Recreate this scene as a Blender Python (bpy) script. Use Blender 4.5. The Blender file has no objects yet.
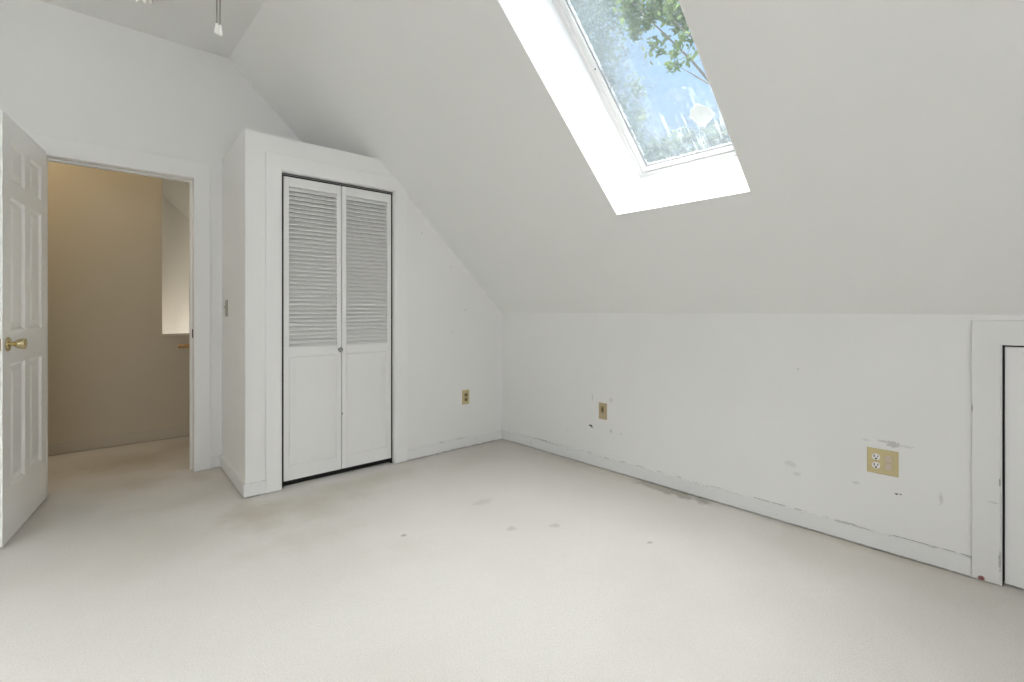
import bpy, bmesh, math, random
from mathutils import Vector, Matrix
random.seed(7)
SC = bpy.context.scene
COL = SC.collection
PI = math.pi

# ------------------------------------------------------------------ helpers
class MB:
    """collects shapes into one mesh"""
    def __init__(self): self.bm = bmesh.new()
    def hexa(self, pts):
        v = [self.bm.verts.new(p) for p in pts]
        for f in ((3,2,1,0),(4,5,6,7),(0,1,5,4),(1,2,6,5),(2,3,7,6),(3,0,4,7)):
            self.bm.faces.new([v[i] for i in f])
        return self
    def box(self, x0,x1,y0,y1,z0,z1):
        x0,x1=sorted((x0,x1)); y0,y1=sorted((y0,y1)); z0,z1=sorted((z0,z1))
        return self.hexa([(x0,y0,z0),(x1,y0,z0),(x1,y1,z0),(x0,y1,z0),(x0,y0,z1),(x1,y0,z1),(x1,y1,z1),(x0,y1,z1)])
    def obox(self, c, ax, ay, az, hx, hy, hz):
        c=Vector(c); ax=Vector(ax)*hx; ay=Vector(ay)*hy; az=Vector(az)*hz
        s=((-1,-1,-1),(1,-1,-1),(1,1,-1),(-1,1,-1),(-1,-1,1),(1,-1,1),(1,1,1),(-1,1,1))
        return self.hexa([c+ax*i+ay*j+az*k for i,j,k in s])
    def prism(self, poly, a, b, axis='y'):
        """convex polygon in the plane across `axis`, extruded from a to b"""
        P=(lambda u,w,t:(u,t,w)) if axis=='y' else ((lambda u,w,t:(t,u,w)) if axis=='x' else (lambda u,w,t:(u,w,t)))
        lo=[self.bm.verts.new(P(u,w,a)) for u,w in poly]; hi=[self.bm.verts.new(P(u,w,b)) for u,w in poly]
        n=len(poly)
        self.bm.faces.new(lo); self.bm.faces.new(hi[::-1])
        for i in range(n): self.bm.faces.new((lo[i],hi[i],hi[(i+1)%n],lo[(i+1)%n]))
        return self
    def lathe(self, prof, origin=(0,0,0), axis=(0,0,1), n=24, wob=None):
        """profile of (radius, height) spun round `axis`"""
        o=Vector(origin); q=Vector((0,0,1)).rotation_difference(Vector(axis).normalized())
        rings=[]
        for k,(r,h) in enumerate(prof):
            if r<1e-6: rings.append([self.bm.verts.new(o+q@Vector((0,0,h)))])
            else:
                rg=[]
                for i in range(n):
                    a=2*PI*i/n; rr,hh=(r,h) if wob is None else wob(k,r,h,a)
                    rg.append(self.bm.verts.new(o+q@Vector((rr*math.cos(a),rr*math.sin(a),hh))))
                rings.append(rg)
        for A,B in zip(rings,rings[1:]):
            for i in range(n):
                j=(i+1)%n
                if len(A)==1 and len(B)==1: continue
                if len(A)==1: self.bm.faces.new((A[0],B[i],B[j]))
                elif len(B)==1: self.bm.faces.new((A[i],B[0],A[j]))
                else: self.bm.faces.new((A[i],B[i],B[j],A[j]))
        return self
    def tube(self, pts, r, n=8):
        pts=[Vector(p) for p in pts]; rs=r if isinstance(r,(list,tuple)) else [r]*len(pts)
        rings=[]
        for k,p in enumerate(pts):
            d=(pts[min(k+1,len(pts)-1)]-pts[max(k-1,0)]).normalized()
            u=d.cross(Vector((0,0,1)));
            if u.length<1e-3: u=d.cross(Vector((1,0,0)))
            u.normalize(); w=d.cross(u)
            rings.append([self.bm.verts.new(p+(u*math.cos(2*PI*i/n)+w*math.sin(2*PI*i/n))*rs[k]) for i in range(n)])
        for A,B in zip(rings,rings[1:]):
            for i in range(n): self.bm.faces.new((A[i],A[(i+1)%n],B[(i+1)%n],B[i]))
        self.bm.faces.new(rings[0]); self.bm.faces.new(rings[-1][::-1])
        return self
    def build(self, name, mat, parent=None, bevel=0, smooth=False, matrix=None, recalc=True):
        if recalc: bmesh.ops.recalc_face_normals(self.bm, faces=self.bm.faces[:])
        me=bpy.data.meshes.new(name); self.bm.to_mesh(me); self.bm.free()
        if smooth:
            for p in me.polygons: p.use_smooth=True
        for m in (mat if isinstance(mat,list) else [mat]): me.materials.append(m)
        o=bpy.data.objects.new(name, me); COL.objects.link(o)
        if parent: o.parent=parent
        if matrix is not None: o.matrix_world=matrix
        if bevel:
            m=o.modifiers.new('bevel','BEVEL'); m.width=bevel; m.segments=2; m.limit_method='ANGLE'; m.angle_limit=0.6
        return o

def structure(o, label=None, cat=None):
    o['kind']='structure'
    if label: o['label']=label
    if cat: o['category']=cat
    return o
def thing(name, label, cat, loc=(0,0,0), group=None, matrix=None):
    o=bpy.data.objects.new(name,None); COL.objects.link(o); o.empty_display_size=.05
    if matrix is not None: o.matrix_world=matrix
    else: o.location=loc
    o['label']=label; o['category']=cat
    if group: o['group']=group
    return o

# ------------------------------------------------------------------ materials
def new_mat(name):
    m=bpy.data.materials.new(name); m.use_nodes=True
    return m, m.node_tree.nodes, m.node_tree.links, m.node_tree.nodes['Principled BSDF']
def simple(name, col, rough=.5, metal=0., spec=.5):
    m,N,L,b=new_mat(name)
    b.inputs['Base Color'].default_value=(*col,1); b.inputs['Roughness'].default_value=rough
    b.inputs['Metallic'].default_value=metal; b.inputs['Specular IOR Level'].default_value=spec
    return m
def noise(N,L,vec,scale,detail=3,rough=.55,mapscale=None):
    t=N.new('ShaderNodeTexNoise'); t.inputs['Scale'].default_value=scale
    t.inputs['Detail'].default_value=detail; t.inputs['Roughness'].default_value=rough
    if mapscale:
        mp=N.new('ShaderNodeMapping'); mp.inputs['Scale'].default_value=mapscale
        L.new(vec,mp.inputs['Vector']); L.new(mp.outputs[0],t.inputs['Vector'])
    else: L.new(vec,t.inputs['Vector'])
    return t.outputs['Fac']
def mrange(N,L,val,a,b,c=0.,d=1.,smooth=True):
    r=N.new('ShaderNodeMapRange'); r.interpolation_type='SMOOTHSTEP' if smooth else 'LINEAR'
    for i,v in zip((1,2,3,4),(a,b,c,d)): r.inputs[i].default_value=v
    L.new(val,r.inputs[0]); return r.outputs[0]
def math2(N,L,op,a,b):
    r=N.new('ShaderNodeMath'); r.operation=op
    for i,v in enumerate((a,b)):
        if isinstance(v,(int,float)): r.inputs[i].default_value=v
        else: L.new(v,r.inputs[i])
    return r.outputs[0]
def mixc(N,L,fac,a,b):
    r=N.new('ShaderNodeMix'); r.data_type='RGBA'
    if isinstance(fac,(int,float)): r.inputs[0].default_value=fac
    else: L.new(fac,r.inputs[0])
    for i,v in ((6,a),(7,b)):
        if isinstance(v,tuple): r.inputs[i].default_value=(*v,1)
        else: L.new(v,r.inputs[i])
    return r.outputs[2]
def mark(N,L,pos,col,center,rad,color,strength,nscale=60,namp=.6,edge=.55):
    """a worn spot / stain: ellipsoid round `center`, edge broken up by noise"""
    s=N.new('ShaderNodeVectorMath'); s.operation='SUBTRACT'; L.new(pos,s.inputs[0]); s.inputs[1].default_value=center
    d=N.new('ShaderNodeVectorMath'); d.operation='DIVIDE'; L.new(s.outputs[0],d.inputs[0]); d.inputs[1].default_value=rad
    l=N.new('ShaderNodeVectorMath'); l.operation='LENGTH'; L.new(d.outputs[0],l.inputs[0])
    n=noise(N,L,pos,nscale,3)
    v=math2(N,L,'ADD',l.outputs['Value'],math2(N,L,'MULTIPLY',math2(N,L,'SUBTRACT',n,.5),namp*2))
    f=mrange(N,L,v,1.0,edge,0,strength)
    return mixc(N,L,f,col,color)
def paint(name, base, rough=.6, marks=(), bands=(), mottled=.015, bump=.02, spec=.3):
    """painted surface; marks: scuffs at world positions; bands: broken hairline cracks (axis, value, halfwidth, other limits)"""
    m,N,L,b=new_mat(name)
    g=N.new('ShaderNodeNewGeometry'); pos=g.outputs['Position']
    n=noise(N,L,pos,2.2,4)
    col=mixc(N,L,n,tuple(c*(1-mottled) for c in base),tuple(min(1,c*(1+mottled)) for c in base))
    for mk in marks: col=mark(N,L,pos,col,*mk)
    if bands:
        sx=N.new('ShaderNodeSeparateXYZ'); L.new(pos,sx.inputs[0])
        for axis,val,hw,nscale,thr,color,strength in bands:
            a=sx.outputs[axis]
            d=math2(N,L,'ABSOLUTE',math2(N,L,'SUBTRACT',a,val),0)
            inb=mrange(N,L,d,hw,hw*.5)
            nn=noise(N,L,pos,nscale,4)
            f=math2(N,L,'MULTIPLY',inb,mrange(N,L,nn,thr,thr+.06,0,strength))
            col=mixc(N,L,f,col,color)
    L.new(col,b.inputs['Base Color'])
    b.inputs['Roughness'].default_value=rough; b.inputs['Specular IOR Level'].default_value=spec
    bp=N.new('ShaderNodeBump'); bp.inputs['Strength'].default_value=bump*4; bp.inputs['Distance'].default_value=.002
    L.new(noise(N,L,pos,160,2),bp.inputs['Height']); L.new(bp.outputs[0],b.inputs['Normal'])
    return m

WHITE=(.805,.804,.796)
DIRT=(.30,.29,.27); BLK=(.03,.03,.03)
def kx(y,z): return (0,y,z)
knee_marks=[
  (kx(-.966,.281),(.02,.018,.007),BLK,.95,30,.15,.8),(kx(-.978,.272),(.02,.012,.006),(.1,.1,.1),.8,30,.15,.7),
  (kx(-.983,.487),(.02,.006,.035),(.5,.5,.48),.5,60,.5),
  (kx(-1.144,.487),(.02,.018,.02),(.56,.56,.55),.45,60,.5),
  (kx(-1.144,.274),(.02,.016,.015),(.50,.50,.49),.5,60,.5),
  (kx(-1.226,.269),(.02,.010,.006),(.4,.4,.38),.5,90,.5),(kx(-.752,.21),(.02,.012,.008),(.58,.58,.57),.5,90,.5),
  (kx(-2.700,.496),(.02,.030,.018),(.45,.44,.44),.7,130,1.1),
  (kx(-2.665,.503),(.02,.028,.008),(.50,.49,.48),.55,160,1.0),
  (kx(-2.598,.497),(.02,.020,.008),(.58,.58,.56),.45,120,.8),
  (kx(-2.75,.495),(.02,.030,.007),(.58,.58,.56),.45,120,.9),
  (kx(-2.712,.275),(.02,.008,.0045),BLK,.9,90,.3),
  (kx(-2.727,.277),(.02,.006,.0035),(.1,.1,.1),.85,90,.3),
  (kx(-2.559,.285),(.02,.018,.010),(.55,.55,.53),.45,120,.8),
  (kx(-2.865,.296),(.02,.008,.030),(.56,.55,.54),.55,110,.9),
  (kx(-2.277,.309),(.02,.035,.016),(.60,.60,.59),.45,40,.8),
  (kx(-2.306,.265),(.02,.022,.012),(.57,.57,.56),.45,80,.8),
  (kx(-2.31,.803),(.02,.005,.006),(.40,.40,.40),.6,80,.3),
  (kx(-1.24,.084),(.02,.035,.004),(.40,.39,.37),.7,90,.9),
  (kx(-1.37,.082),(.02,.05,.007),(.42,.41,.39),.6,90,.9)]
def yx(x,z): return (x,0,z)
closet_marks=[(yx(-.797,1.687),(.008,.02,.008),(.5,.5,.48),.6,80,.4),(yx(-.532,1.447),(.007,.02,.007),(.48,.48,.46),.6,80,.3),
  (yx(-.395,1.108),(.007,.02,.007),(.42,.42,.40),.6,80,.3),(yx(-.52,.93),(.010,.02,.006),(.56,.56,.55),.5,60,.5)]
M_WALL=paint('wall_paint',WHITE)
M_KNEE=paint('wall_paint_scuffed',WHITE,marks=knee_marks,bands=[(2,.0845,.0022,7,.54,(.22,.21,.20),.8)])
M_CLOS=paint('wall_paint_patched',(.805,.804,.796),marks=closet_marks)
M_SHAFT=paint('shaft_paint',(.82,.82,.82))
M_TRIM=paint('trim_paint',(.815,.814,.806),rough=.42,spec=.4,bump=.01)
M_TRIMSCUFF=paint('trim_paint_scuffed',(.76,.76,.75),rough=.42,spec=.4,bump=.01,
  marks=[((-.018,-2.99,.012),(.03,.014,.012),(.25,.06,.05),.95,60,.4),((-.018,-3.044,.10),(.03,.006,.05),(.4,.4,.38),.8,80,.8),
         ((-.018,-3.044,.42),(.03,.004,.02),(.3,.28,.25),.8,80,.8),((-.018,-2.962,.70),(.03,.004,.02),(.3,.29,.27),.8,80,.7),((-.018,-3.025,.33),(.03,.02,.006),(.55,.55,.53),.6,80,.8)])
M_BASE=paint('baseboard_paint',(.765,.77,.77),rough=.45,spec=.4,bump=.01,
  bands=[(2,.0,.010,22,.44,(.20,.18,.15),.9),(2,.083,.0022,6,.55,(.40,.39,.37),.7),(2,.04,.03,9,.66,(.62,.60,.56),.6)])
M_DOOR=paint('door_enamel',(.88,.88,.87),rough=.28,spec=.5,bump=.004)
M_BIFOLD=paint('bifold_paint',(.79,.79,.78),rough=.45,spec=.4,bump=.005)
M_HALL=paint('hall_paint',(.53,.48,.385))
M_STAIR=paint('stairwell_paint',(.64,.62,.56))
M_HALLTRIM=paint('hall_trim_paint',(.50,.46,.39),rough=.5)
M_GAPSHADE=simple('gap_shade',(.015,.014,.013),.8)  # near-black colour standing in for the shade inside door gaps
M_BRASS=simple('brass',(.62,.53,.31),.20,1.)
M_BRASSDK=simple('brass_worn',(.36,.25,.11),.35,1.)
M_NICKEL=simple('aged_nickel',(.30,.30,.29),.35,1.)
M_TAN=simple('tan_plastic',(.56,.475,.255),.4)
M_TANDK=simple('brown_plastic',(.30,.22,.10),.4)
M_TANPALE=simple('pale_tan_plastic',(.48,.385,.25),.4)
M_IVORY=simple('pale_ivory_plastic',(.58,.48,.38),.4)
M_OUTWHITE=simple('white_plastic',(.82,.80,.80),.35)
M_SLOT=simple('slot_black',(.02,.018,.018),.6)
M_GREYPL=simple('grey_beige_plastic',(.36,.35,.29),.4)
M_SCREW=simple('screw_metal',(.45,.40,.28),.35,.8)
M_CHAIN=simple('bead_chain_metal',(.30,.29,.26),.4,.7)
M_PULL=simple('white_pull_plastic',(.85,.84,.80),.3)
M_FANW=simple('fan_white_enamel',(.80,.80,.78),.35)
M_OAK=simple('oak_rail',(.45,.30,.15),.4)
M_VINYL=paint('skylight_frame_paint',(.76,.76,.76),rough=.4,bump=.003)
M_SEAL=simple('glazing_seal',(.30,.31,.32),.6)
M_PATCH,_N,_L,_b=new_mat('white_patch'); _b.inputs['Base Color'].default_value=(.60,.63,.64,1)
_t=_N.new('ShaderNodeBsdfTranslucent'); _t.inputs[0].default_value=(.022,.024,.024,1); _m=_N.new('ShaderNodeAddShader')
_L.new(_b.outputs[0],_m.inputs[0]); _L.new(_t.outputs[0],_m.inputs[1]); _L.new(_m.outputs[0],_N['Material Output'].inputs['Surface'])

def carpet():
    m,N,L,b=new_mat('carpet')
    g=N.new('ShaderNodeNewGeometry'); pos=g.outputs['Position']
    n1=noise(N,L,pos,1.6,4); n2=noise(N,L,pos,26,3,.6); n3=noise(N,L,pos,330,2,.7); n4=noise(N,L,pos,150,2,.7)
    base=mixc(N,L,mrange(N,L,n1,.35,.65),(.705,.682,.655),(.745,.727,.705))
    base=mixc(N,L,mrange(N,L,n2,.3,.7,0,.15),base,(.66,.63,.58))
    base=mixc(N,L,mrange(N,L,n4,.35,.75,0,.34),base,(.50,.47,.42))
    base=mixc(N,L,mrange(N,L,n3,.3,.7,0,.30),base,(.50,.47,.42))
    D=(.44,.375,.29); D2=(.50,.45,.385); G=(.52,.48,.42); WB=(.60,.545,.475)
    for c,r,col,s,ns,na in (
        ((-2.45,1.35,0),(.62,.40,.2),D,.75,4,.5),((-2.10,1.60,0),(.35,.30,.2),D,.5,5,.5),
        ((-2.42,.72,0),(.40,.26,.2),D,.34,7,.7),((-2.12,.62,0),(.10,.20,.2),D2,.4,8,.5),
        ((-2.02,-.28,0),(.22,.32,.2),D2,.8,7,.7),((-2.35,.15,0),(.40,.22,.2),D2,.32,6,.7),
        ((-1.75,-.35,0),(.62,.30,.2),G,.75,6,.65),((-1.35,-.20,0),(.75,.17,.2),G,.65,5,.5),
        ((-.45,-.30,0),(.60,.36,.2),D2,.30,5,.5),((-.25,-.15,0),(.30,.30,.2),D2,.15,6,.5),
        ((-1.95,-.75,0),(.40,.22,.2),G,.40,7,.7),((-1.60,-1.15,0),(.22,.20,.2),G,.22,9,.8),
        ((-2.9,.45,0),(.14,.50,.2),D2,.45,6,.4),
        ((-.05,-1.62,0),(.07,.34,.2),(.33,.31,.27),.85,16,.8),((-.03,-2.6,0),(.06,.6,.2),G,.45,20,.8),
        ((-.06,-.9,0),(.09,.7,.2),G,.40,12,.7),((-.02,-2.7,0),(.62,1.1,.2),WB,.42,3,.4),((-.05,-1.2,0),(.42,1.2,.2),WB,.30,3,.4),((-2.5,-.35,0),(.75,.6,.2),WB,.30,4,.4),((-1.3,-.3,0),(.9,.35,.2),WB,.25,4,.4),
        ((-1.11,-1.35,0),(.035,.03,.2),(.42,.40,.36),.5,40,1.),((-.92,-1.47,0),(.04,.03,.2),(.42,.40,.36),.45,40,1.),
        ((-1.0,-.98,0),(.08,.05,.2),(.50,.47,.43),.45,25,1.),((-1.55,-1.05,0),(.018,.018,.2),(.25,.23,.2),.6,60,.6),
        ((-.72,-1.9,0),(.02,.015,.2),(.30,.27,.24),.6,60,.6)):
        base=mark(N,L,pos,base,c,r,col,s*.95,ns,na,.35 if r[0]<.1 else -.15)
    L.new(base,b.inputs['Base Color']); b.inputs['Roughness'].default_value=.95; b.inputs['Specular IOR Level'].default_value=.1
    bp=N.new('ShaderNodeBump'); bp.inputs['Strength'].default_value=.55; bp.inputs['Distance'].default_value=.006
    h=math2(N,L,'ADD',noise(N,L,pos,210,3,.7),math2(N,L,'MULTIPLY',n2,.6))
    L.new(h,bp.inputs['Height']); L.new(bp.outputs[0],b.inputs['Normal'])
    return m
M_CARPET=carpet()

def dirty_glass():
    m,N,L,b=new_mat('weathered_skylight_glass'); N.remove(b)
    out=N['Material Output']
    tc=N.new('ShaderNodeTexCoord'); obj=tc.outputs['Object']
    sx=N.new('ShaderNodeSeparateXYZ'); L.new(obj,sx.inputs[0])
    s=sx.outputs[0]; yy=sx.outputs[1]      # up the slope / across
    cloud=noise(N,L,obj,4.5,5,.6)
    fine=noise(N,L,obj,34,4,.65)
    streak=noise(N,L,obj,1.,4,.6,(5,75,1))
    # condensation gathers along the lower edge and on the left
    low=mrange(N,L,math2(N,L,'ADD',s,math2(N,L,'MULTIPLY',math2(N,L,'SUBTRACT',cloud,.5),.5)),1.16,.86)
    left=mrange(N,L,math2(N,L,'ADD',yy,math2(N,L,'MULTIPLY',math2(N,L,'SUBTRACT',cloud,.5),.5)),1.98,1.66)
    fog=math2(N,L,'MAXIMUM',math2(N,L,'MULTIPLY',low,.66),math2(N,L,'MULTIPLY',left,.50))
    fog=math2(N,L,'ADD',fog,mrange(N,L,cloud,.50,.72,0,.30))
    fog=math2(N,L,'ADD',math2(N,L,'MULTIPLY',fog,mrange(N,L,fine,.25,.75,.55,1.15)),.08)
    drips=math2(N,L,'MULTIPLY',mrange(N,L,streak,.54,.66,0,.9),mrange(N,L,s,1.20,.95))
    drips=math2(N,L,'MULTIPLY',drips,mrange(N,L,yy,1.75,1.92))
    specks=math2(N,L,'MULTIPLY',mrange(N,L,noise(N,L,obj,60,3,.7),.64,.72,0,.45),mrange(N,L,cloud,.40,.55))
    wet=math2(N,L,'MINIMUM',math2(N,L,'ADD',drips,specks),.85); fac=math2(N,L,'MINIMUM',fog,.9)
    tr=N.new('ShaderNodeBsdfTransparent'); tr.inputs[0].default_value=(.95,.97,.97,1)
    gl=N.new('ShaderNodeBsdfGlossy'); gl.inputs['Roughness'].default_value=.03; gl.inputs[0].default_value=(1,1,1,1)
    mx=N.new('ShaderNodeMixShader'); mx.inputs[0].default_value=.05
    L.new(tr.outputs[0],mx.inputs[1]); L.new(gl.outputs[0],mx.inputs[2])
    tl=N.new('ShaderNodeBsdfTranslucent'); tl.inputs[0].default_value=(.082,.096,.105,1)
    df=N.new('ShaderNodeBsdfDiffuse'); df.inputs[0].default_value=(.24,.27,.29,1)
    m2=N.new('ShaderNodeMixShader'); m2.inputs[0].default_value=.5
    L.new(tl.outputs[0],m2.inputs[1]); L.new(df.outputs[0],m2.inputs[2])
    m3=N.new('ShaderNodeMixShader'); L.new(fac,m3.inputs[0]); L.new(mx.outputs[0],m3.inputs[1]); L.new(m2.outputs[0],m3.inputs[2])
    tw=N.new('ShaderNodeBsdfTranslucent'); tw.inputs[0].default_value=(.21,.23,.24,1)
    m4=N.new('ShaderNodeMixShader'); L.new(wet,m4.inputs[0]); L.new(m3.outputs[0],m4.inputs[1]); L.new(tw.outputs[0],m4.inputs[2])
    L.new(m4.outputs[0],out.inputs['Surface'])
    return m
M_GLASS=dirty_glass()
def clear_glass():
    m,N,L,b=new_mat('clear_glass'); N.remove(b); out=N['Material Output']
    tr=N.new('ShaderNodeBsdfTransparent'); tr.inputs[0].default_value=(.95,.97,.97,1)
    gl=N.new('ShaderNodeBsdfGlossy'); gl.inputs['Roughness'].default_value=.03
    mx=N.new('ShaderNodeMixShader'); mx.inputs[0].default_value=.06
    L.new(tr.outputs[0],mx.inputs[1]); L.new(gl.outputs[0],mx.inputs[2]); L.new(mx.outputs[0],out.inputs['Surface'])
    return m
M_CLEAR=clear_glass()
def leaf_mat(name,c1,c2):
    m,N,L,b=new_mat(name)
    g=N.new('ShaderNodeNewGeometry')
    n=noise(N,L,g.outputs['Position'],3.5,3)
    ri=math2(N,L,'MULTIPLY',math2(N,L,'ADD',n,g.outputs['Random Per Island']),.5)
    L.new(mixc(N,L,mrange(N,L,ri,.3,.7),c1,c2),b.inputs['Base Color'])
    b.inputs['Roughness'].default_value=.55; b.inputs['Specular IOR Level'].default_value=.3
    tl=N.new('ShaderNodeBsdfTranslucent'); tl.inputs[0].default_value=(*[min(1,c*1.2) for c in c2],1)
    mx=N.new('ShaderNodeMixShader'); mx.inputs[0].default_value=.35
    L.new(b.outputs[0],mx.inputs[1]); L.new(tl.outputs[0],mx.inputs[2]); L.new(mx.outputs[0],N['Material Output'].inputs['Surface'])
    return m
M_BARK=paint('bark',(.13,.11,.09),rough=.9,mottled=.3)

# ------------------------------------------------------------------ room numbers (metres)
T=.945; ZK=1.085; LL=math.hypot(T,1)              # roof pitch, knee wall height
CZ=2.90; XR=-(CZ-ZK)/T                          # flat ceiling, where the slope meets it
D=.757                                          # the door wall stands this far behind the closet front
XL=-5.87; XRL=XL-XR                             # far side of the room (mirrored slope)
YB=-6.2; YF=3.10                               # back of the room, far end of the stairwell
CTOP=2.17; XCE=-(CTOP-ZK)/T                     # closet top and where it runs into the slope
RS=Vector((-1,0,T))/LL; RN=Vector((T,0,1))/LL
RM=Matrix(((RS.x,0,RN.x,0),(RS.y,-1,RN.y,0),(RS.z,0,RN.z,ZK),(0,0,0,1)))   # roof frame: (up the slope, -y, outward)

# floor
structure(MB().box(XL-.2,.9,YB-.2,YF+.1,-.12,0).build('floor',M_CARPET),'pale cream worn carpet across the room and hall','floor')

# knee wall with the access opening
w=MB(); w.box(0,.12,-3.052,D+.12,0,ZK+.09); w.box(0,.12,YB,-3.80,0,ZK+.09); w.box(0,.12,-3.80,-3.052,.964,ZK+.09)
w.box(0,.12,D+.12,YF,0,ZK+.09)
structure(w.build('wall_right',M_KNEE),'low white knee wall with scuffs under the slope','wall')

# sloped ceiling with the skylight hole (roof frame coordinates s, -y, n)
S0,S1=.7768,2.17; Y0,Y1=1.598,2.305; TH=.335
w=MB()
smax=-XR*LL
w.box(-.12,S0,-YF,-YB,0,TH); w.box(S1,smax+.25,-YF,-YB,0,TH)
w.box(S0,S1,-YF,Y0,0,TH); w.box(S0,S1,Y1,-YB,0,TH)
structure(w.build('ceiling_slope',M_WALL,matrix=RM),'white sloped ceiling around the skylight','ceiling')
# shaft lining, a thin board on each cheek of the hole
w=MB(); e=.004
w.box(S0,S0+e,Y0,Y1,-.001,TH); w.box(S1-e,S1,Y0,Y1,-.001,TH); w.box(S0,S1,Y0,Y0+e,-.001,TH); w.box(S0,S1,Y1-e,Y1,-.001,TH)
structure(w.build('trim_1',M_SHAFT,matrix=RM),'bright white lining of the skylight shaft','skylight shaft')
# flat ceiling, the far slope and wall
structure(MB().box(XRL-.2,XR+.0,YB,YF,CZ,CZ+.3).build('ceiling',M_WALL),'flat white ceiling strip','ceiling')
RM2=Matrix(((1/LL,0,-T/LL,XL),(0,1,0,0),(T/LL,0,1/LL,ZK),(0,0,0,1)))
FS0,FS1,FY0,FY1=.95,2.25,-1.85,-1.10  # opening for an unseen roof window, added to brighten the room
w=MB(); w.box(-.15,FS0,YB,YF,0,.25); w.box(FS1,smax+.2,YB,YF,0,.25); w.box(FS0,FS1,YB,FY0,0,.25); w.box(FS0,FS1,FY1,YF,0,.25)
structure(w.build('ceiling_far_slope',M_WALL,matrix=RM2),'white sloped ceiling on the far side','ceiling')
w=MB(); w.box(FS0-.03,FS0+.05,FY0,FY1,.24,.30); w.box(FS1-.05,FS1+.03,FY0,FY1,.24,.30); w.box(FS0,FS1,FY0-.03,FY0+.05,.24,.30); w.box(FS0,FS1,FY1-.05,FY1+.03,.24,.30); pass
win3=structure(w.build('window_3',M_VINYL,matrix=RM2),'unseen roof window added in the far slope for fill light','skylight')
MB().box(FS0+.04,FS1-.04,FY0+.04,FY1-.04,.27,.276).build('glass_pane',M_CLEAR,win3)
structure(MB().box(XL-.12,XL,YB,YF,0,ZK+.05).build('wall_left',M_WALL),'low white wall on the far side','wall')
# door wall (gable) with the doorway
DX0,DX1,DZ=-2.884,-2.124,2.016
w=MB(); y0,y1=D,D+.12
w.prism([(XL,0),(DX0,0),(DX0,CZ+.05),(XRL,CZ+.05),(XL,ZK+.05)],y0,y1)
w.prism([(DX0,DZ),(DX1,DZ),(DX1,CZ+.05),(DX0,CZ+.05)],y0,y1)
w.prism([(DX1,0),(0,0),(0,ZK+.03),(XR,CZ+.03),(DX1,CZ+.05)],y0,y1)
structure(w.build('wall_back',M_WALL),'white wall around the open doorway','wall')
# closet box
FY=.018
CX0,CX1,CDZ=-1.806,-1.024,1.964
w=MB()
w.prism([(-1.998,0),(CX0,0),(CX0,CTOP),(-1.998,CTOP)],0,.10)
w.prism([(CX0,CDZ),(CX1,CDZ),(CX1,2.055),(XCE,CTOP),(CX0,CTOP)],0,.10)
w.prism([(CX1,0),(.02,0),(.02,ZK-.018),(CX1,ZK-T*CX1)],0,.10)
w.hexa([(-1.997,.0999,0),(-1.90,.10,0),(-1.88,D,0),(-1.965,D,0),(-1.997,.0999,CTOP),(-1.90,.10,CTOP),(-1.88,D,CTOP),(-1.965,D,CTOP)])
w.prism([(-1.90,CTOP-.08),(XCE+.08,CTOP-.08),(XCE,CTOP),(-1.90,CTOP)],0.10,D)
structure(w.build('wall_closet',M_CLOS),'white boxed closet standing out under the slope','wall')
# back gable with an unseen window added for fill light
WX0,WX1,WZ0,WZ1=-4.7,-2.9,.85,2.15
w=MB(); y0,y1=YB-.12,YB
w.prism([(XL-.1,0),(WX0,0),(WX0,CZ+.2),(XRL,CZ+.2),(XL-.1,ZK+.1)],y0,y1)
w.box(WX0,WX1,y0,y1,0,WZ0); w.box(WX0,WX1,y0,y1,WZ1,CZ+.2)
w.prism([(WX1,0),(.1,0),(.1,ZK+.1),(XR+.1,CZ+.2),(WX1,CZ+.2)],y0,y1)
structure(w.build('wall_gable',M_WALL),'white gable wall behind the camera','wall')
f=MB()
for a,b in ((WX0,WX0+.05),(WX1-.05,WX1),(-3.825,-3.775)): f.box(a,b,y0,y1,WZ0,WZ1)
for a,b in ((WZ0,WZ0+.05),(WZ1-.05,WZ1),(1.48,1.52)): f.box(WX0,WX1,y0+.03,y1-.03,a,b)
win2=structure(f.build('window_2',M_TRIM),'unseen white framed window added in the gable wall for fill light','window')
MB().box(WX0+.04,WX1-.04,YB-.07,YB-.062,WZ0+.04,WZ1-.04).build('glass_pane',M_CLEAR,win2)

# ------------------------------------------------------------------ hall and stairwell beyond the doorway
HY=1.93; HX=-2.176; HS=.899
w=MB(); w.box(-4.2,HX,HY,HY+.12,0,CZ); w.box(HX,-.9,HY,HY+.12,0,HS-.02); w.box(-.9,0,HY,HY+.12,0,1.9)
structure(w.build('wall_hall',M_HALL),'beige hall wall with an opening above the stair','wall')
structure(MB().box(HX,-.9,HY-.015,HY+.135,HS-.022,HS).build('trim_2',M_HALLTRIM,bevel=.004),'ledge capping the low hall wall','ledge')
structure(MB().box(-4.2,0,YF-.1,YF,0,CZ).build('wall_stair',M_STAIR),'pale stairwell wall seen through the hall opening','wall')
structure(MB().box(-4.3,-4.2,D+.12,YF,0,CZ).build('wall_hall_left',M_HALL),'beige end wall of the hall','wall')
structure(MB().prism([(-2.75,2.30+.92*.698),(-.5,2.30-.92*1.552),(-.5,2.40-.92*1.552),(-2.75,2.42+.92*.698)],HY+.12,YF-.1).build('ceiling_stair',M_STAIR),'sloping ceiling over the stairwell','ceiling')
structure(MB().box(-4.2,0,HY-.014,HY,.004,.095).build('baseboard_hall',M_HALLTRIM,bevel=.003),'baseboard along the hall wall','baseboard')
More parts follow.
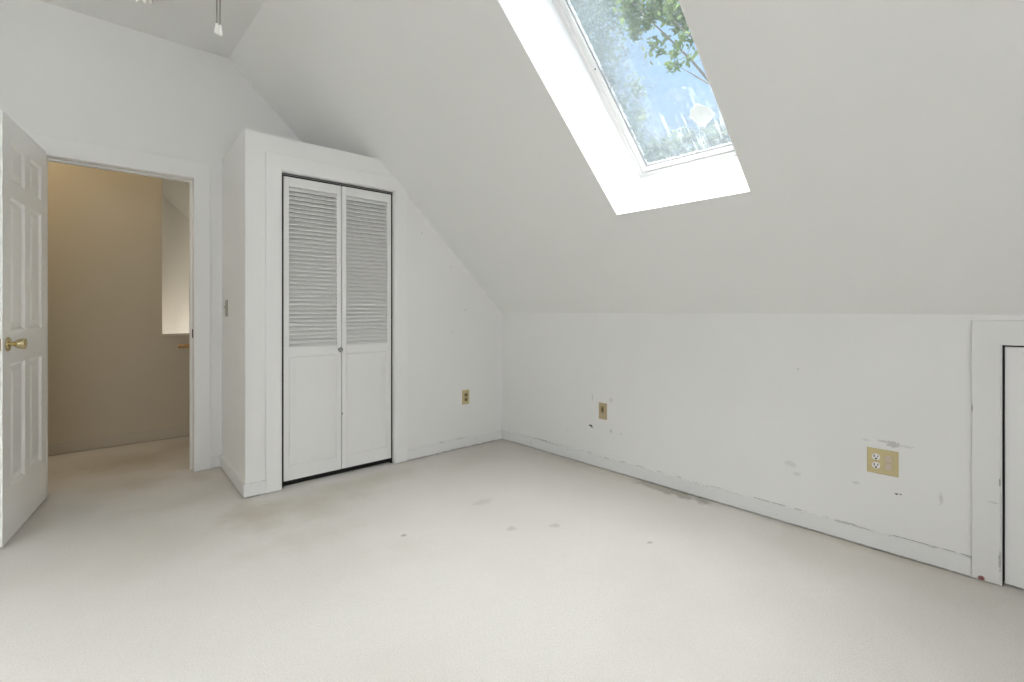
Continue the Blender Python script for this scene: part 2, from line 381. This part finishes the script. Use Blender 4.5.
# oak handrail end
hr=thing('handrail','short end of an oak handrail on the beige hall wall beyond the doorway','handrail',(-1.6,HY-.07,.797))
MB().tube([(-.47,0,0),(.55,0,0)],.017,12).build('rail',M_OAK,hr,smooth=True)
MB().tube([(-.33,0,-.01),(-.33,.03,-.045),(-.33,.068,-.05)],.006,8).lathe([(0,0),(.022,0),(.022,.004),(0,.004)],(-.33,.066,-.05),(0,1,0),16).build('bracket',M_BRASSDK,hr)

# ------------------------------------------------------------------ baseboards and casings
BH=.083; BT=.013
def base(name,boxes,label):
    w=MB()
    for b in boxes: w.box(*b)
    return structure(w.build(name,M_BASE,bevel=.003),label,'baseboard')
base('baseboard_right',[(-BT,0,-2.960,-BT,.005,BH),(-BT,0,YB,-3.89,.005,BH)],'chipped white baseboard along the knee wall')
base('baseboard_back',[(-.931,0,-BT,0,.004,BH)],'white baseboard right of the closet')
w=MB(); w.hexa([(-2.011,-BT,.006),(-1.990,-BT,.006),(-1.955,D,.006),(-1.978,D,.006),(-2.011,-BT,BH),(-1.990,-BT,BH),(-1.955,D,BH),(-1.978,D,BH)])
w.box(-1.995,-1.889,-BT,0,.004,BH); w.box(-2.040,-1.975,D-BT,D,.006,BH)
structure(w.build('baseboard_closet',M_BASE,bevel=.003),'white baseboard round the closet corner','baseboard')
base('baseboard_left',[(XL,-2.945,D-BT,D,.005,BH)],'white baseboard left of the doorway')
def ucasing(w,a0,a1,b0,b1,z0,zi,zo,t0,t1,axis='y'):
    w.prism([(a0,z0),(a1,z0),(a1,zi),(b0,zi),(b0,z0),(b1,z0),(b1,zo),(a0,zo)],t0,t1,axis)
w=MB(); ucasing(w,DX0-.07,DX0+.010,DX1-.012,DX1+.086,.003,DZ-.010,DZ+.108,D-.018,D)
structure(w.build('trim_3',M_TRIM,bevel=.004),'white casing round the hall doorway','door casing')
w=MB(); jt=.012
w.box(DX0,DX0+jt,D-.004,D+.135,.002,DZ); w.box(DX1-jt,DX1,D-.004,D+.135,.002,DZ); w.box(DX0,DX1,D-.004,D+.135,DZ-jt,DZ)
w.box(DX1-jt-.011,DX1-jt,D+.045,D+.08,.002,DZ-jt); w.box(DX0+jt,DX1-jt,D+.045,D+.08,DZ-jt-.011,DZ-jt); w.box(DX0+jt,DX0+jt+.011,D+.045,D+.08,.002,DZ-jt)
jamb=structure(w.build('trim_4',M_TRIM,bevel=.002),'white jamb and stop of the hall doorway','door jamb')
k=MB(); k.box(DX1-jt-.0025,DX1-jt,D+.005,D+.037,.915,.975); k.build('strike_plate',M_SLOT,jamb)
w=MB(); ucasing(w,CX0-.084,CX0,CX1,CX1+.093,.003,CDZ,CDZ+.098,-.018,0)
structure(w.build('trim_5',M_TRIM,bevel=.004),'white casing round the louvered closet door','door casing')
w=MB(); w.box(CX0,CX0+.008,-.01,.10,.002,CDZ); w.box(CX1-.008,CX1,-.01,.10,.002,CDZ); w.box(CX0,CX1,-.01,.10,CDZ-.005,CDZ)
structure(w.build('trim_6',M_TRIM),'white jamb of the closet opening','door jamb')
structure(MB().box(CX0+.022,CX1-.01,FY-.004,FY+.03,CDZ-.0165,CDZ-.0115).build('trim_7',M_NICKEL),'dark metal track above the louvered closet door','door track')
w=MB(); ucasing(w,-3.89,-3.806,-3.046,-2.961,.004,.964,1.063,-.012,0,'x')
structure(w.build('trim_8',M_TRIMSCUFF,bevel=.003),'white casing round the low access door','door casing')
w=MB(); w.box(.0,.10,-3.0525,-3.050,0,.966); w.box(.06,.11,-3.81,-3.04,0,.97)  # dark lining and backing slab, added to block light and darken the gap
structure(w.build('gap_shade_access',M_GAPSHADE),'dark backing coloured as shade in the gap round the low access door','gap shade')

# ------------------------------------------------------------------ six-panel hall door, standing open
H=Vector((-2.864,.750,0)); E=Vector((-2.994,.058,0))
du=(H-E).normalized(); DWID=(H-E).length
dn=Vector((du.y,-du.x,0))                       # face seen from the room
if dn.x<0: dn=-dn
DM=Matrix(((du.x,dn.x,0,E.x),(du.y,dn.y,0,E.y),(0,0,1,.012),(0,0,0,1)))   # (from free edge to hinge, out of the face, up)
DH=2.012; DT=.035
w=MB()
cols=[(.105,.315),(.395,.600)]; rows=[(.245,.835),(.995,1.635),(1.715,1.900)]
sc=DWID/.70; cols=[(a*sc,b*sc) for a,b in cols]
us=[0,cols[0][0],cols[0][1],cols[1][0],cols[1][1],DWID]
for a,b in ((us[0],us[1]),(us[2],us[3]),(us[4],us[5])): w.box(a,b,-DT,0,0,DH)
zs=[0,rows[0][0],rows[0][1],rows[1][0],rows[1][1],rows[2][0],rows[2][1],DH]
for c0,c1 in cols:
    for i in (0,2,4,6): w.box(c0,c1,-DT,0,zs[i],zs[i+1])
    for r0,r1 in rows:
        for sgn in (0,1):                       # raised panel on both faces
            base_=-.011 if sgn==0 else -DT+.011; top=-.003 if sgn==0 else -DT+.003; mid=-DT/2
            g1=.012; g2=.045
            a=[(c0,r0),(c1,r0),(c1,r1),(c0,r1)]; bq=[(c0+g1,r0+g1),(c1-g1,r0+g1),(c1-g1,r1-g1),(c0+g1,r1-g1)]
            cq=[(c0+g2,r0+g2),(c1-g2,r0+g2),(c1-g2,r1-g2),(c0+g2,r1-g2)]
            y_edge=0. if sgn==0 else -DT
            R=[[w.bm.verts.new((u,y,z)) for u,z in q] for q,y in ((a,y_edge),(bq,base_),(cq,top))]
            for A,B in zip(R,R[1:]):
                for i in range(4): w.bm.faces.new((A[i],A[(i+1)%4],B[(i+1)%4],B[i]))
            w.bm.faces.new(R[-1])
door1=structure(w.build('door_1',M_DOOR,matrix=DM,recalc=True),'white six-panel door standing open on the left','door')
def knob_set(parent,u,z,side):
    prof_r=[(0,0),(.033,0),(.034,.003),(.030,.008),(.018,.011),(.012,.013)]
    k=MB(); k.lathe(prof_r,(u,0 if side>0 else -DT,z),(0,side,0),28)
    r=k.build('rosette',M_BRASS,parent,smooth=True)
    prof=[(.0095,.010),(.0095,.020),(.012,.026),(.019,.032),(.0225,.040),(.0245,.052),(.0255,.060),(.0245,.063),(.021,.064),(.019,.061),(0,.060)]
    MB().lathe(prof,(u,0 if side>0 else -DT,z),(0,side,0),28).build('knob',M_BRASS,parent,smooth=True)
knob_set(door1,.060,.932,1); knob_set(door1,.060,.932,-1)
MB().box(-.0015,.0005,-.029,-.006,.903,.961).build('latch_plate',M_BRASSDK,door1)
MB().prism([(-.012,-.013),(0,-.022),(0,-.010)],.924,.940,'z').build('latch_bolt',M_BRASS,door1)
for z in (.20,1.02,1.80): MB().lathe([(0,0),(.007,0),(.007,.09),(0,.09)],(DWID-.002,-DT-.005,z),(0,0,1),12).build('hinge',M_BRASSDK,door1,smooth=False)

# ------------------------------------------------------------------ louvered bifold closet door
FY=.018
def leaf(x0,x1,sl,sr):
    z0,z1=.040,1.939
    w=MB(); w.box(x0,x0+sl,FY,FY+.028,z0,z1); w.box(x1-sr,x1,FY,FY+.028,z0,z1)
    a,b=x0+sl,x1-sr
    for za,zb in ((z0,.125),(.812,.869),(1.880,z1)): w.box(a,b,FY,FY+.028,za,zb)
    return w.build('leaf',M_BIFOLD,None,bevel=.0015),(a,b)
bif=bpy.data.objects.new('door_2',None); COL.objects.link(bif); bif.location=(CX0,0,0); structure(bif,'white bifold closet door, louvered above and panelled below','door')
bif.location=(0,0,0)
for x0,x1,sl,sr in ((-1.7785,-1.4125,.0315,.029),(-1.4075,-1.0440,.030,.0295)):
    lf,(a,b)=leaf(x0,x1,sl,sr); lf.parent=bif
    w=MB(); nS=38
    zlo,zhi=.869,1.880; p=(zhi-zlo)/nS; ang=math.radians(46)
    for i in range(nS):
        zc=zlo+p*(i+.5); cdir=Vector((0,math.cos(ang),math.sin(ang))); nrm=Vector((0,-math.sin(ang),math.cos(ang)))
        w.obox(((a+b)/2,FY+.0145,zc),(1,0,0),cdir,nrm,(b-a)/2,.0172,.0028)
    w.build('louvers',M_BIFOLD,lf)
    w=MB(); r0,r1=.125,.812
    R=[[w.bm.verts.new((u,y,z)) for u,z in q] for q,y in (
        ([(a,r0),(b,r0),(b,r1),(a,r1)],FY+.001),([(a+.006,r0+.006),(b-.006,r0+.006),(b-.006,r1-.006),(a+.006,r1-.006)],FY+.006),
        ([(a+.040,r0+.045),(b-.040,r0+.045),(b-.040,r1-.045),(a+.040,r1-.045)],FY+.002))]
    for A,B in zip(R,R[1:]):
        for i in range(4): w.bm.faces.new((A[i],A[(i+1)%4],B[(i+1)%4],B[i]))
    w.bm.faces.new(R[-1]); w.box(a,b,FY+.010,FY+.022,r0,r1)
    w.build('panel',M_BIFOLD,lf)
    if x0<-1.5:
        MB().lathe([(0,0),(.010,0),(.008,.010),(.013,.016),(.0165,.022),(.0150,.028),(.008,.031),(0,.032)],(-1.4255,FY,.842),(0,-1,0),20).build('knob',M_NICKEL,lf,smooth=True)
    else:
        MB().box(-1.4075,-1.401,FY-.002,FY+.004,.405,.418).build('hinge_pin',M_NICKEL,lf)

w=MB(); w.box(CX0+.008,-1.7785,FY+.004,FY+.040,.002,CDZ-.006); w.box(-1.0440,CX1-.008,FY+.004,FY+.040,.002,CDZ-.006)  # dark strips and sheet put in as the shade around the leaves
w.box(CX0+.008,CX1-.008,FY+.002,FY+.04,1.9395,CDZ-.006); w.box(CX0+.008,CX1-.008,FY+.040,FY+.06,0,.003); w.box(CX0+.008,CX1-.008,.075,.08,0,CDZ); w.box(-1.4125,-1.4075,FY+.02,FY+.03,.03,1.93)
structure(w.build('gap_shade_closet',M_GAPSHADE),'dark filler coloured as shade in the gap round the louvered closet door','door gap')

# ------------------------------------------------------------------ low access door in the knee wall
d3=structure(MB().box(.010,.036,-3.800,-3.0565,.010,.957).build('door_3',M_TRIM,bevel=.002),'low white access door in the knee wall','door')

# ------------------------------------------------------------------ skylight window
G0,G1=S0,S1
w=MB(); z0,z1=TH-.002,TH+.05; fo=.024
w.box(G0-.03,G0+fo,Y0-.03,Y1+.03,z0,z1); w.box(G1-fo,G1+.03,Y0-.03,Y1+.03,z0,z1)
w.box(G0+fo,G1-fo,Y0-.03,Y0+fo,z0,z1); w.box(G0+fo,G1-fo,Y1-fo,Y1+.03,z0,z1)
sky=structure(w.build('window_1',M_VINYL,matrix=RM,bevel=.002),'tilted roof window above the knee wall','skylight')
w=MB(); z0,z1=TH+.010,TH+.055; a=fo+.004; fi=.052
w.box(G0+a,G0+fi,Y0+a,Y1-a,z0,z1); w.box(G1-fi,G1-a,Y0+a,Y1-a,z0,z1); w.box(G0+fi,G1-fi,Y0+a,Y0+fi,z0,z1); w.box(G0+fi,G1-fi,Y1-fi,Y1-a,z0,z1)
w.build('sash',M_VINYL,sky,bevel=.002)
w=MB(); z0,z1=TH+.022,TH+.030; b=fi; c=fi+.004
w.box(G0+b,G0+c,Y0+b,Y1-b,z0,z1); w.box(G1-c,G1-b,Y0+b,Y1-b,z0,z1); w.box(G0+c,G1-c,Y0+b,Y0+c,z0,z1); w.box(G0+c,G1-c,Y1-c,Y1-b,z0,z1)
w.build('seal',M_SEAL,sky)
ZG=TH+.032
MB().box(G0+b-.003,G1-b+.003,Y0+b-.003,Y1-b+.003,ZG,ZG+.006).build('glass_pane',M_GLASS,sky)
# hardened white patch on the pane
cx,cy=(.531+.436)/2,0
pts=[(-.531,-2.043,2.099),(-.517,-2.0,2.086),(-.493,-1.981,2.064),(-.459,-2.002,2.032),(-.436,-2.035,2.011),(-.475,-2.106,2.047),(-.504,-2.086,2.074)]
RMI=RM.inverted(); loc=[RMI@Vector(p) for p in pts]; cen=sum(loc,Vector())/len(loc)
ring=[]
for i in range(len(loc)):
    p,q=loc[i],loc[(i+1)%len(loc)]
    for t in (0,.33,.67):
        v=p.lerp(q,t)-cen; ring.append((cen.x+v.x*(1+random.uniform(-.03,.03)),cen.y+v.y*(1+random.uniform(-.03,.03))))
w=MB(); lo=[w.bm.verts.new((u,v,ZG-.0005)) for u,v in ring]; hi=[w.bm.verts.new((cen.x+(u-cen.x)*.9,cen.y+(v-cen.y)*.9,ZG-.004)) for u,v in ring]
n=len(ring); top=w.bm.verts.new((cen.x,cen.y,ZG-.006))
for i in range(n):
    w.bm.faces.new((lo[i],lo[(i+1)%n],hi[(i+1)%n],hi[i])); w.bm.faces.new((hi[i],hi[(i+1)%n],top))
w.bm.faces.new(lo)
pt=w.build('patch',M_PATCH,sky); pt['label']='irregular white patch stuck on the glass'
MB().lathe([(0,0),(.004,0),(.004,.003),(0,.003)],(1.43,Y0+.042,TH+.007),(0,0,1),10).build('screw',M_SLOT,sky)

# ------------------------------------------------------------------ outlets and switch
def plate(w,hw,hh,t,ch=.004):
    """bevelled cover plate, back at y=0, front toward -y"""
    R=[[w.bm.verts.new((u,y,z)) for u,z in ((-a,-b),(a,-b),(a,b),(-a,b))] for a,b,y in ((hw,hh,0),(hw,hh,-t*.45),(hw-ch,hh-ch,-t))]
    for A,B in zip(R,R[1:]):
        for i in range(4): w.bm.faces.new((A[i],A[(i+1)%4],B[(i+1)%4],B[i]))
    w.bm.faces.new(R[-1]); w.bm.faces.new(R[0][::-1])
def recept(root,cx,cz,t,m_face,m_slot,slots=True):
    prof=[(0,.0035),(.0145,.0035),(.0158,.002),(.0158,0)]
    f=MB(); f.lathe(prof,(cx,-t,cz),(0,-1,0),24)
    for v in f.bm.verts:                       # flattened top and bottom
        v.co.z=cz+max(-.0142,min(.0142,v.co.z-cz))
    fo_=f.build('receptacle',m_face,root)
    if slots:
        s=MB(); s.box(cx-.0090,cx-.0050,-t-.0040,-t-.003,cz-.002,cz+.0095); s.box(cx+.0050,cx+.0086,-t-.0040,-t-.003,cz,cz+.0075)
        s.lathe([(0,0),(.0042,0),(.0042,.001),(0,.001)],(cx,-t-.003,cz-.0078),(0,-1,0),12); s.build('slots',m_slot,fo_)
    return fo_
def screw(root,cx,cz,t):
    MB().lathe([(0,.0018),(.0025,.0014),(.0032,0)],(cx,-t,cz),(0,-1,0),12).build('screw',M_SCREW,root)
def place(root,loc,rz): root.location=loc; root.rotation_euler=(0,0,rz)
o=thing('wall_outlet','tan duplex outlet with brown sockets on the wall right of the closet','outlet')
w=MB(); plate(w,.035,.0572,.006); w.build('cover_plate',M_TAN,o)
for dz in (.0195,-.0195): recept(o,0,dz,.006,M_TANDK,M_SLOT)
screw(o,0,0,.006); place(o,(-.39,0,.405),0)
o=thing('wall_outlet','single tan jack plate low on the knee wall near the room corner','outlet')
w=MB(); plate(w,.035,.0572,.006); w.build('cover_plate',M_TANPALE,o)
j=MB(); j.box(-.012,.012,-.0085,-.005,-.012,.034).build('insert',M_TANDK,o)
MB().box(-.004,.004,-.0092,-.0084,.0,.024).build('socket',M_SLOT,j and o)
screw(o,0,.044,.006); screw(o,0,-.044,.006); place(o,(0,-1.076,.401),-PI/2)
o=thing('wall_outlet','wide tan double outlet plate with white duplex socket, near the low access door','outlet')
w=MB(); plate(w,.0585,.0572,.006); w.build('cover_plate',M_TAN,o)
for dz in (.0195,-.0195): recept(o,-.023,dz,.006,M_OUTWHITE,M_SLOT)
screw(o,-.023,0,.006)
for dz in (.0195,-.0195): recept(o,.023,dz,.006,M_IVORY,M_SLOT,False)
MB().box(.011,.036,-.0085,-.0055,-.005,.005).build('strap',M_IVORY,o); MB().box(.013,.034,-.0092,-.0084,-.0016,.0016).build('slot',M_TANPALE,o)
place(o,(0,-2.6615,.4085),-PI/2)
o=thing('light_switch','small grey-beige toggle light switch on the side of the closet by the doorway','switch')
w=MB(); plate(w,.035,.0572,.007); w.build('cover_plate',M_GREYPL,o)
MB().prism([(-.006,-.006),(-.018,.006),(-.018,.012),(-.006,.010)],-.005,.005,'x').build('toggle',M_GREYPL,o)
screw(o,0,.030,.007); screw(o,0,-.030,.007); place(o,(-1.9745,.560,1.120),-PI/2+math.atan(.035/.657)*-1)

# ------------------------------------------------------------------ ceiling fan: only its pull chains and shade rims hang into the frame
FX,FYY=-2.593,-1.593
fan=thing('ceiling_fan','ceiling fan light with two hanging pull chains and white glass shades, at the top left','ceiling fan',(FX,FYY,CZ))
MB().lathe([(0,0),(.075,0),(.075,-.02),(.03,-.07),(.018,-.07)],n=24).build('canopy',M_FANW,fan,smooth=True)
MB().tube([(0,0,-.06),(0,0,-.22)],.013,12).build('downrod',M_FANW,fan,smooth=True)
MB().lathe([(0,-.20),(.05,-.205),(.135,-.23),(.155,-.28),(.150,-.34),(.10,-.365),(0,-.365)],n=32).build('motor_housing',M_FANW,fan,smooth=True)
for i in range(5):
    a=2*PI*i/5+.3; u=Vector((math.cos(a),math.sin(a),0)); v=Vector((-math.sin(a),math.cos(a),.18)).normalized()
    MB().obox(u*.44+Vector((0,0,-.315)),u,v,u.cross(v),.26,.062,.0035).build('blade',M_FANW,fan,bevel=.003)
    MB().obox(u*.17+Vector((0,0,-.315)),u,v,u.cross(v),.06,.016,.003).build('blade_bracket',M_FANW,fan)
MB().lathe([(0,-.365),(.155,-.37),(.172,-.40),(.172,-.43),(.12,-.47),(.02,-.485),(0,-.485)],n=28).build('switch_housing',M_FANW,fan,smooth=True)
for i in range(3):
    a=math.radians(97.9)+2*PI*i/3; u=Vector((math.cos(a),math.sin(a),0)); p=u*.25+Vector((0,0,-.638))
    MB().tube([u*.12+Vector((0,0,-.45)),u*.20+Vector((0,0,-.48)),p-Vector((0,0,-.10)),p-Vector((0,0,.03))],.010,10).build('lamp_arm',M_FANW,fan,smooth=True)
    nS_=19
    def wob(k,r,h,ang):
        amp=(k/7)**2
        c=math.cos(ang*nS_)
        return r*(1+.035*amp*c),h-(.007*amp*c)
    MB().lathe([(.016,-.02),(.028,-.025),(.036,-.05),(.040,-.08),(.043,-.11),(.047,-.14),(.053,-.17),(.060,-.200)],p,(0,0,1),152,wob).build('glass_shade',M_PULL,fan,smooth=True)
for px_,zt,ze in ((.157,-.42,-1.036),(.1655,-.42,-1.041)):
    dx,dy=.7416*px_,-.671*px_
    c=MB(); z=zt
    while z>ze:
        c.lathe([(0,.0026),(.0023,.0013),(.0023,-.0013),(0,-.0026)],(dx,dy,z),(0,0,1),6); z-=.0062
    c.tube([(dx*.9,dy*.9,zt+.01),(dx,dy,zt-.004),(dx,dy,ze)],.0008,5)
    c.build('pull_chain',M_CHAIN,fan)
    MB().lathe([(0,0),(.003,-.001),(.0040,-.006),(.0052,-.016),(.0060,-.024),(.0055,-.028),(0,-.029)],(dx,dy,ze),(0,0,1),14).build('pull_end',M_PULL,fan,smooth=True)

# ------------------------------------------------------------------ trees outside the skylight
CAM=Vector((-2.768,-3.188,1.10)); YAW=math.radians(42.13)
def tree(name,label,base_xy,zb,blobs,nleaf,size,mat,branches,group=None):
    r=thing(name,label,'tree',(base_xy[0],base_xy[1],-3.0),group)
    bx,by=base_xy
    t=MB(); top=Vector((blobs[0][0][0],blobs[0][0][1],blobs[0][0][2]))
    t.tube([(0,0,0),(.1,.05,(top.z+3)*.4),(top.x-bx,top.y-by,top.z+3)],[.20,.15,.05],8)
    rnd=random.Random(len(label)*7+nleaf)
    for c,rad in blobs:
        c=Vector(c)
        for _ in range(branches):
            d=Vector((rnd.gauss(0,1),rnd.gauss(0,1),rnd.gauss(0,.7))).normalized()
            e=Vector((c.x+d.x*rad[0]*.9,c.y+d.y*rad[1]*.9,c.z+d.z*rad[2]*.9))-Vector((bx,by,-3))
            s=Vector((.1,.05,(top.z+3)*.4)).lerp(Vector((top.x-bx,top.y-by,top.z+3)),rnd.uniform(.3,.95))
            t.tube([s,(s+e)/2+Vector((0,0,.15)),e],[.04,.022,.006],5)
    t.build('trunk',M_BARK,r)
    f=MB(); tot=sum(b[1][0]*b[1][1]*b[1][2] for b in blobs)
    for c,rad in blobs:
        k=int(nleaf*rad[0]*rad[1]*rad[2]/tot)
        ncl=max(6,k//45)
        cl=[]
        while len(cl)<ncl:
            v=Vector((rnd.uniform(-1,1),rnd.uniform(-1,1),rnd.uniform(-1,1)))
            if v.length<=1: cl.append(v)
        for i in range(k):
            v=cl[i%ncl]+Vector((rnd.gauss(0,.13),rnd.gauss(0,.13),rnd.gauss(0,.13)))
            p=Vector((c[0]-bx+v.x*rad[0],c[1]-by+v.y*rad[1],c[2]+3+v.z*rad[2]))
            u=Vector((rnd.gauss(0,1),rnd.gauss(0,1),rnd.gauss(0,.6)-.4)).normalized()
            q=u.cross(Vector((rnd.gauss(0,1),rnd.gauss(0,1),rnd.gauss(0,1)))).normalized(); nn=u.cross(q)
            s=size*rnd.uniform(.6,1.3)
            vs=[f.bm.verts.new(p+a) for a in (-u*s,-u*s*.2+q*s*.42+nn*s*.1,u*s*.5+q*s*.3,u*s,u*s*.5-q*s*.3,-u*s*.2-q*s*.42+nn*s*.1)]
            f.bm.faces.new((vs[0],vs[1],vs[2],vs[3])); f.bm.faces.new((vs[0],vs[3],vs[4],vs[5]))
    f.build('foliage',mat,r,recalc=False)
    return r
M_LEAFA=leaf_mat('leaf_bright',(.048,.085,.024),(.125,.18,.058))
M_LEAFB=leaf_mat('leaf_greygreen',(.05,.08,.06),(.11,.155,.115))
M_LEAFC=leaf_mat('leaf_pale',(.11,.15,.08),(.21,.25,.15))
tree('leafy_tree','near bright green tree leaning across the upper right of the skylight',(7.4,.2),-3,
     [((6.6,.6,7.6),(.7,.7,.8)),((5.39,1.56,6.70),(.75,.75,.75)),((5.01,1.91,6.42),(.45,.45,.40)),((5.32,1.09,5.66),(.36,.36,.30)),((5.24,1.43,5.50),(.22,.22,.16)),
      ((6.04,.99,6.60),(.65,.65,.7)),((5.27,2.08,7.38),(.8,.8,.7)),((4.96,2.36,7.0),(.36,.36,.34)),((6.2,.8,8.0),(1.0,1.0,.9))],6500,.075,M_LEAFA,1)
tree('evergreen_tree','tall grey-green tree behind the fogged left side of the skylight glass',(7.4,5.8),-3,
     [((7.39,5.15,8.56),(1.2,1.2,1.3)),((8.33,4.98,6.95),(.85,.85,.9)),((7.49,5.06,10.15),(1.3,1.3,1.3)),((6.9,5.6,7.4),(1.4,1.4,1.6)),((9.0,4.85,5.6),(.9,.9,.9)),((7.6,5.6,5.4),(1.4,1.3,1.3))],13000,.065,M_LEAFB,3)
tree('distant_tree','pale green tree low behind the wet bottom edge of the skylight',(12.9,5.0),-3,
     [((13.2,5.28,6.3),(1.2,1.2,1.0)),((14.1,4.46,6.6),(1.1,1.1,1.0)),((12.32,6.09,5.9),(1.0,1.0,1.0)),((11.1,5.87,7.0),(.45,.45,.5)),((14.9,3.4,6.2),(1.2,1.2,1.2))],7000,.085,M_LEAFC,2)

# ------------------------------------------------------------------ light
ZEN=30.0
W=bpy.data.worlds.new('sky'); SC.world=W; W.use_nodes=True
N=W.node_tree.nodes; L=W.node_tree.links; bg=N['Background']
tc=N.new('ShaderNodeTexCoord'); sx=N.new('ShaderNodeSeparateXYZ'); L.new(tc.outputs['Generated'],sx.inputs[0])
z=sx.outputs[2]
low=mixc(N,L,mrange(N,L,z,0,.55,0,1,False),(.50,.65,.84),(.35,.54,.82))
cl=noise(N,L,tc.outputs['Generated'],3.2,5)
low=mixc(N,L,mrange(N,L,cl,.50,.70,0,.5),low,(.78,.82,.86))
# bright hazy cloud overhead
high=N.new('ShaderNodeVectorMath'); high.operation='SCALE'; high.inputs[0].default_value=(1.0,.985,.96); high.inputs['Scale'].default_value=ZEN
L.new(mixc(N,L,mrange(N,L,z,.62,.85),low,(1,1,1)),bg.inputs['Color'])
mxs=N.new('ShaderNodeMix'); mxs.data_type='RGBA'; L.new(mrange(N,L,z,.60,.85),mxs.inputs[0]); L.new(low,mxs.inputs[6]); L.new(high.outputs[0],mxs.inputs[7])
L.new(mxs.outputs[2],bg.inputs['Color']); bg.inputs['Strength'].default_value=1.0
def lamp(name,kind,loc,power,color=(1,1,1),rot=None,**kw):
    l=bpy.data.lights.new(name,kind); l.energy=power; l.color=color
    for k,v in kw.items(): setattr(l,k,v)
    o=bpy.data.objects.new(name,l); COL.objects.link(o); o.location=loc
    if rot is not None: o.rotation_euler=rot
    return o
# fill light added just inside the made-up gable window behind the camera
lamp('gable_fill','AREA',((WX0+WX1)/2,YB+.35,(WZ0+WZ1)/2),26,(1,1,1),(PI/2-.35,0,0),shape='RECTANGLE',size=WX1-WX0-.1,size_y=WZ1-WZ0-.1)
# hall ceiling lamp, and a hidden fill light added low in the stairwell
lamp('hall_lamp','POINT',(-3.3,1.45,2.65),7.5,(1,.80,.52),shadow_soft_size=.12)
lamp('stairwell_fill','POINT',(-1.45,2.42,.34),17,(1,.98,.95),shadow_soft_size=.15)

# ------------------------------------------------------------------ camera and view
cam=bpy.data.cameras.new('camera'); co=bpy.data.objects.new('camera',cam); COL.objects.link(co)
co.location=CAM; co.rotation_euler=(PI/2,0,-YAW)
cam.sensor_width=36; cam.sensor_fit='HORIZONTAL'; cam.lens=490/1024*36; cam.shift_y=-30/1024; cam.clip_start=.05
SC.camera=co
vs=SC.view_settings; vs.view_transform='Standard'; vs.look='None'; vs.gamma=1; vs.use_curve_mapping=False; vs.exposure=0.58
SC.cycles.max_bounces=12; SC.cycles.diffuse_bounces=8; SC.cycles.transparent_max_bounces=12
SC.cycles.use_denoising=True
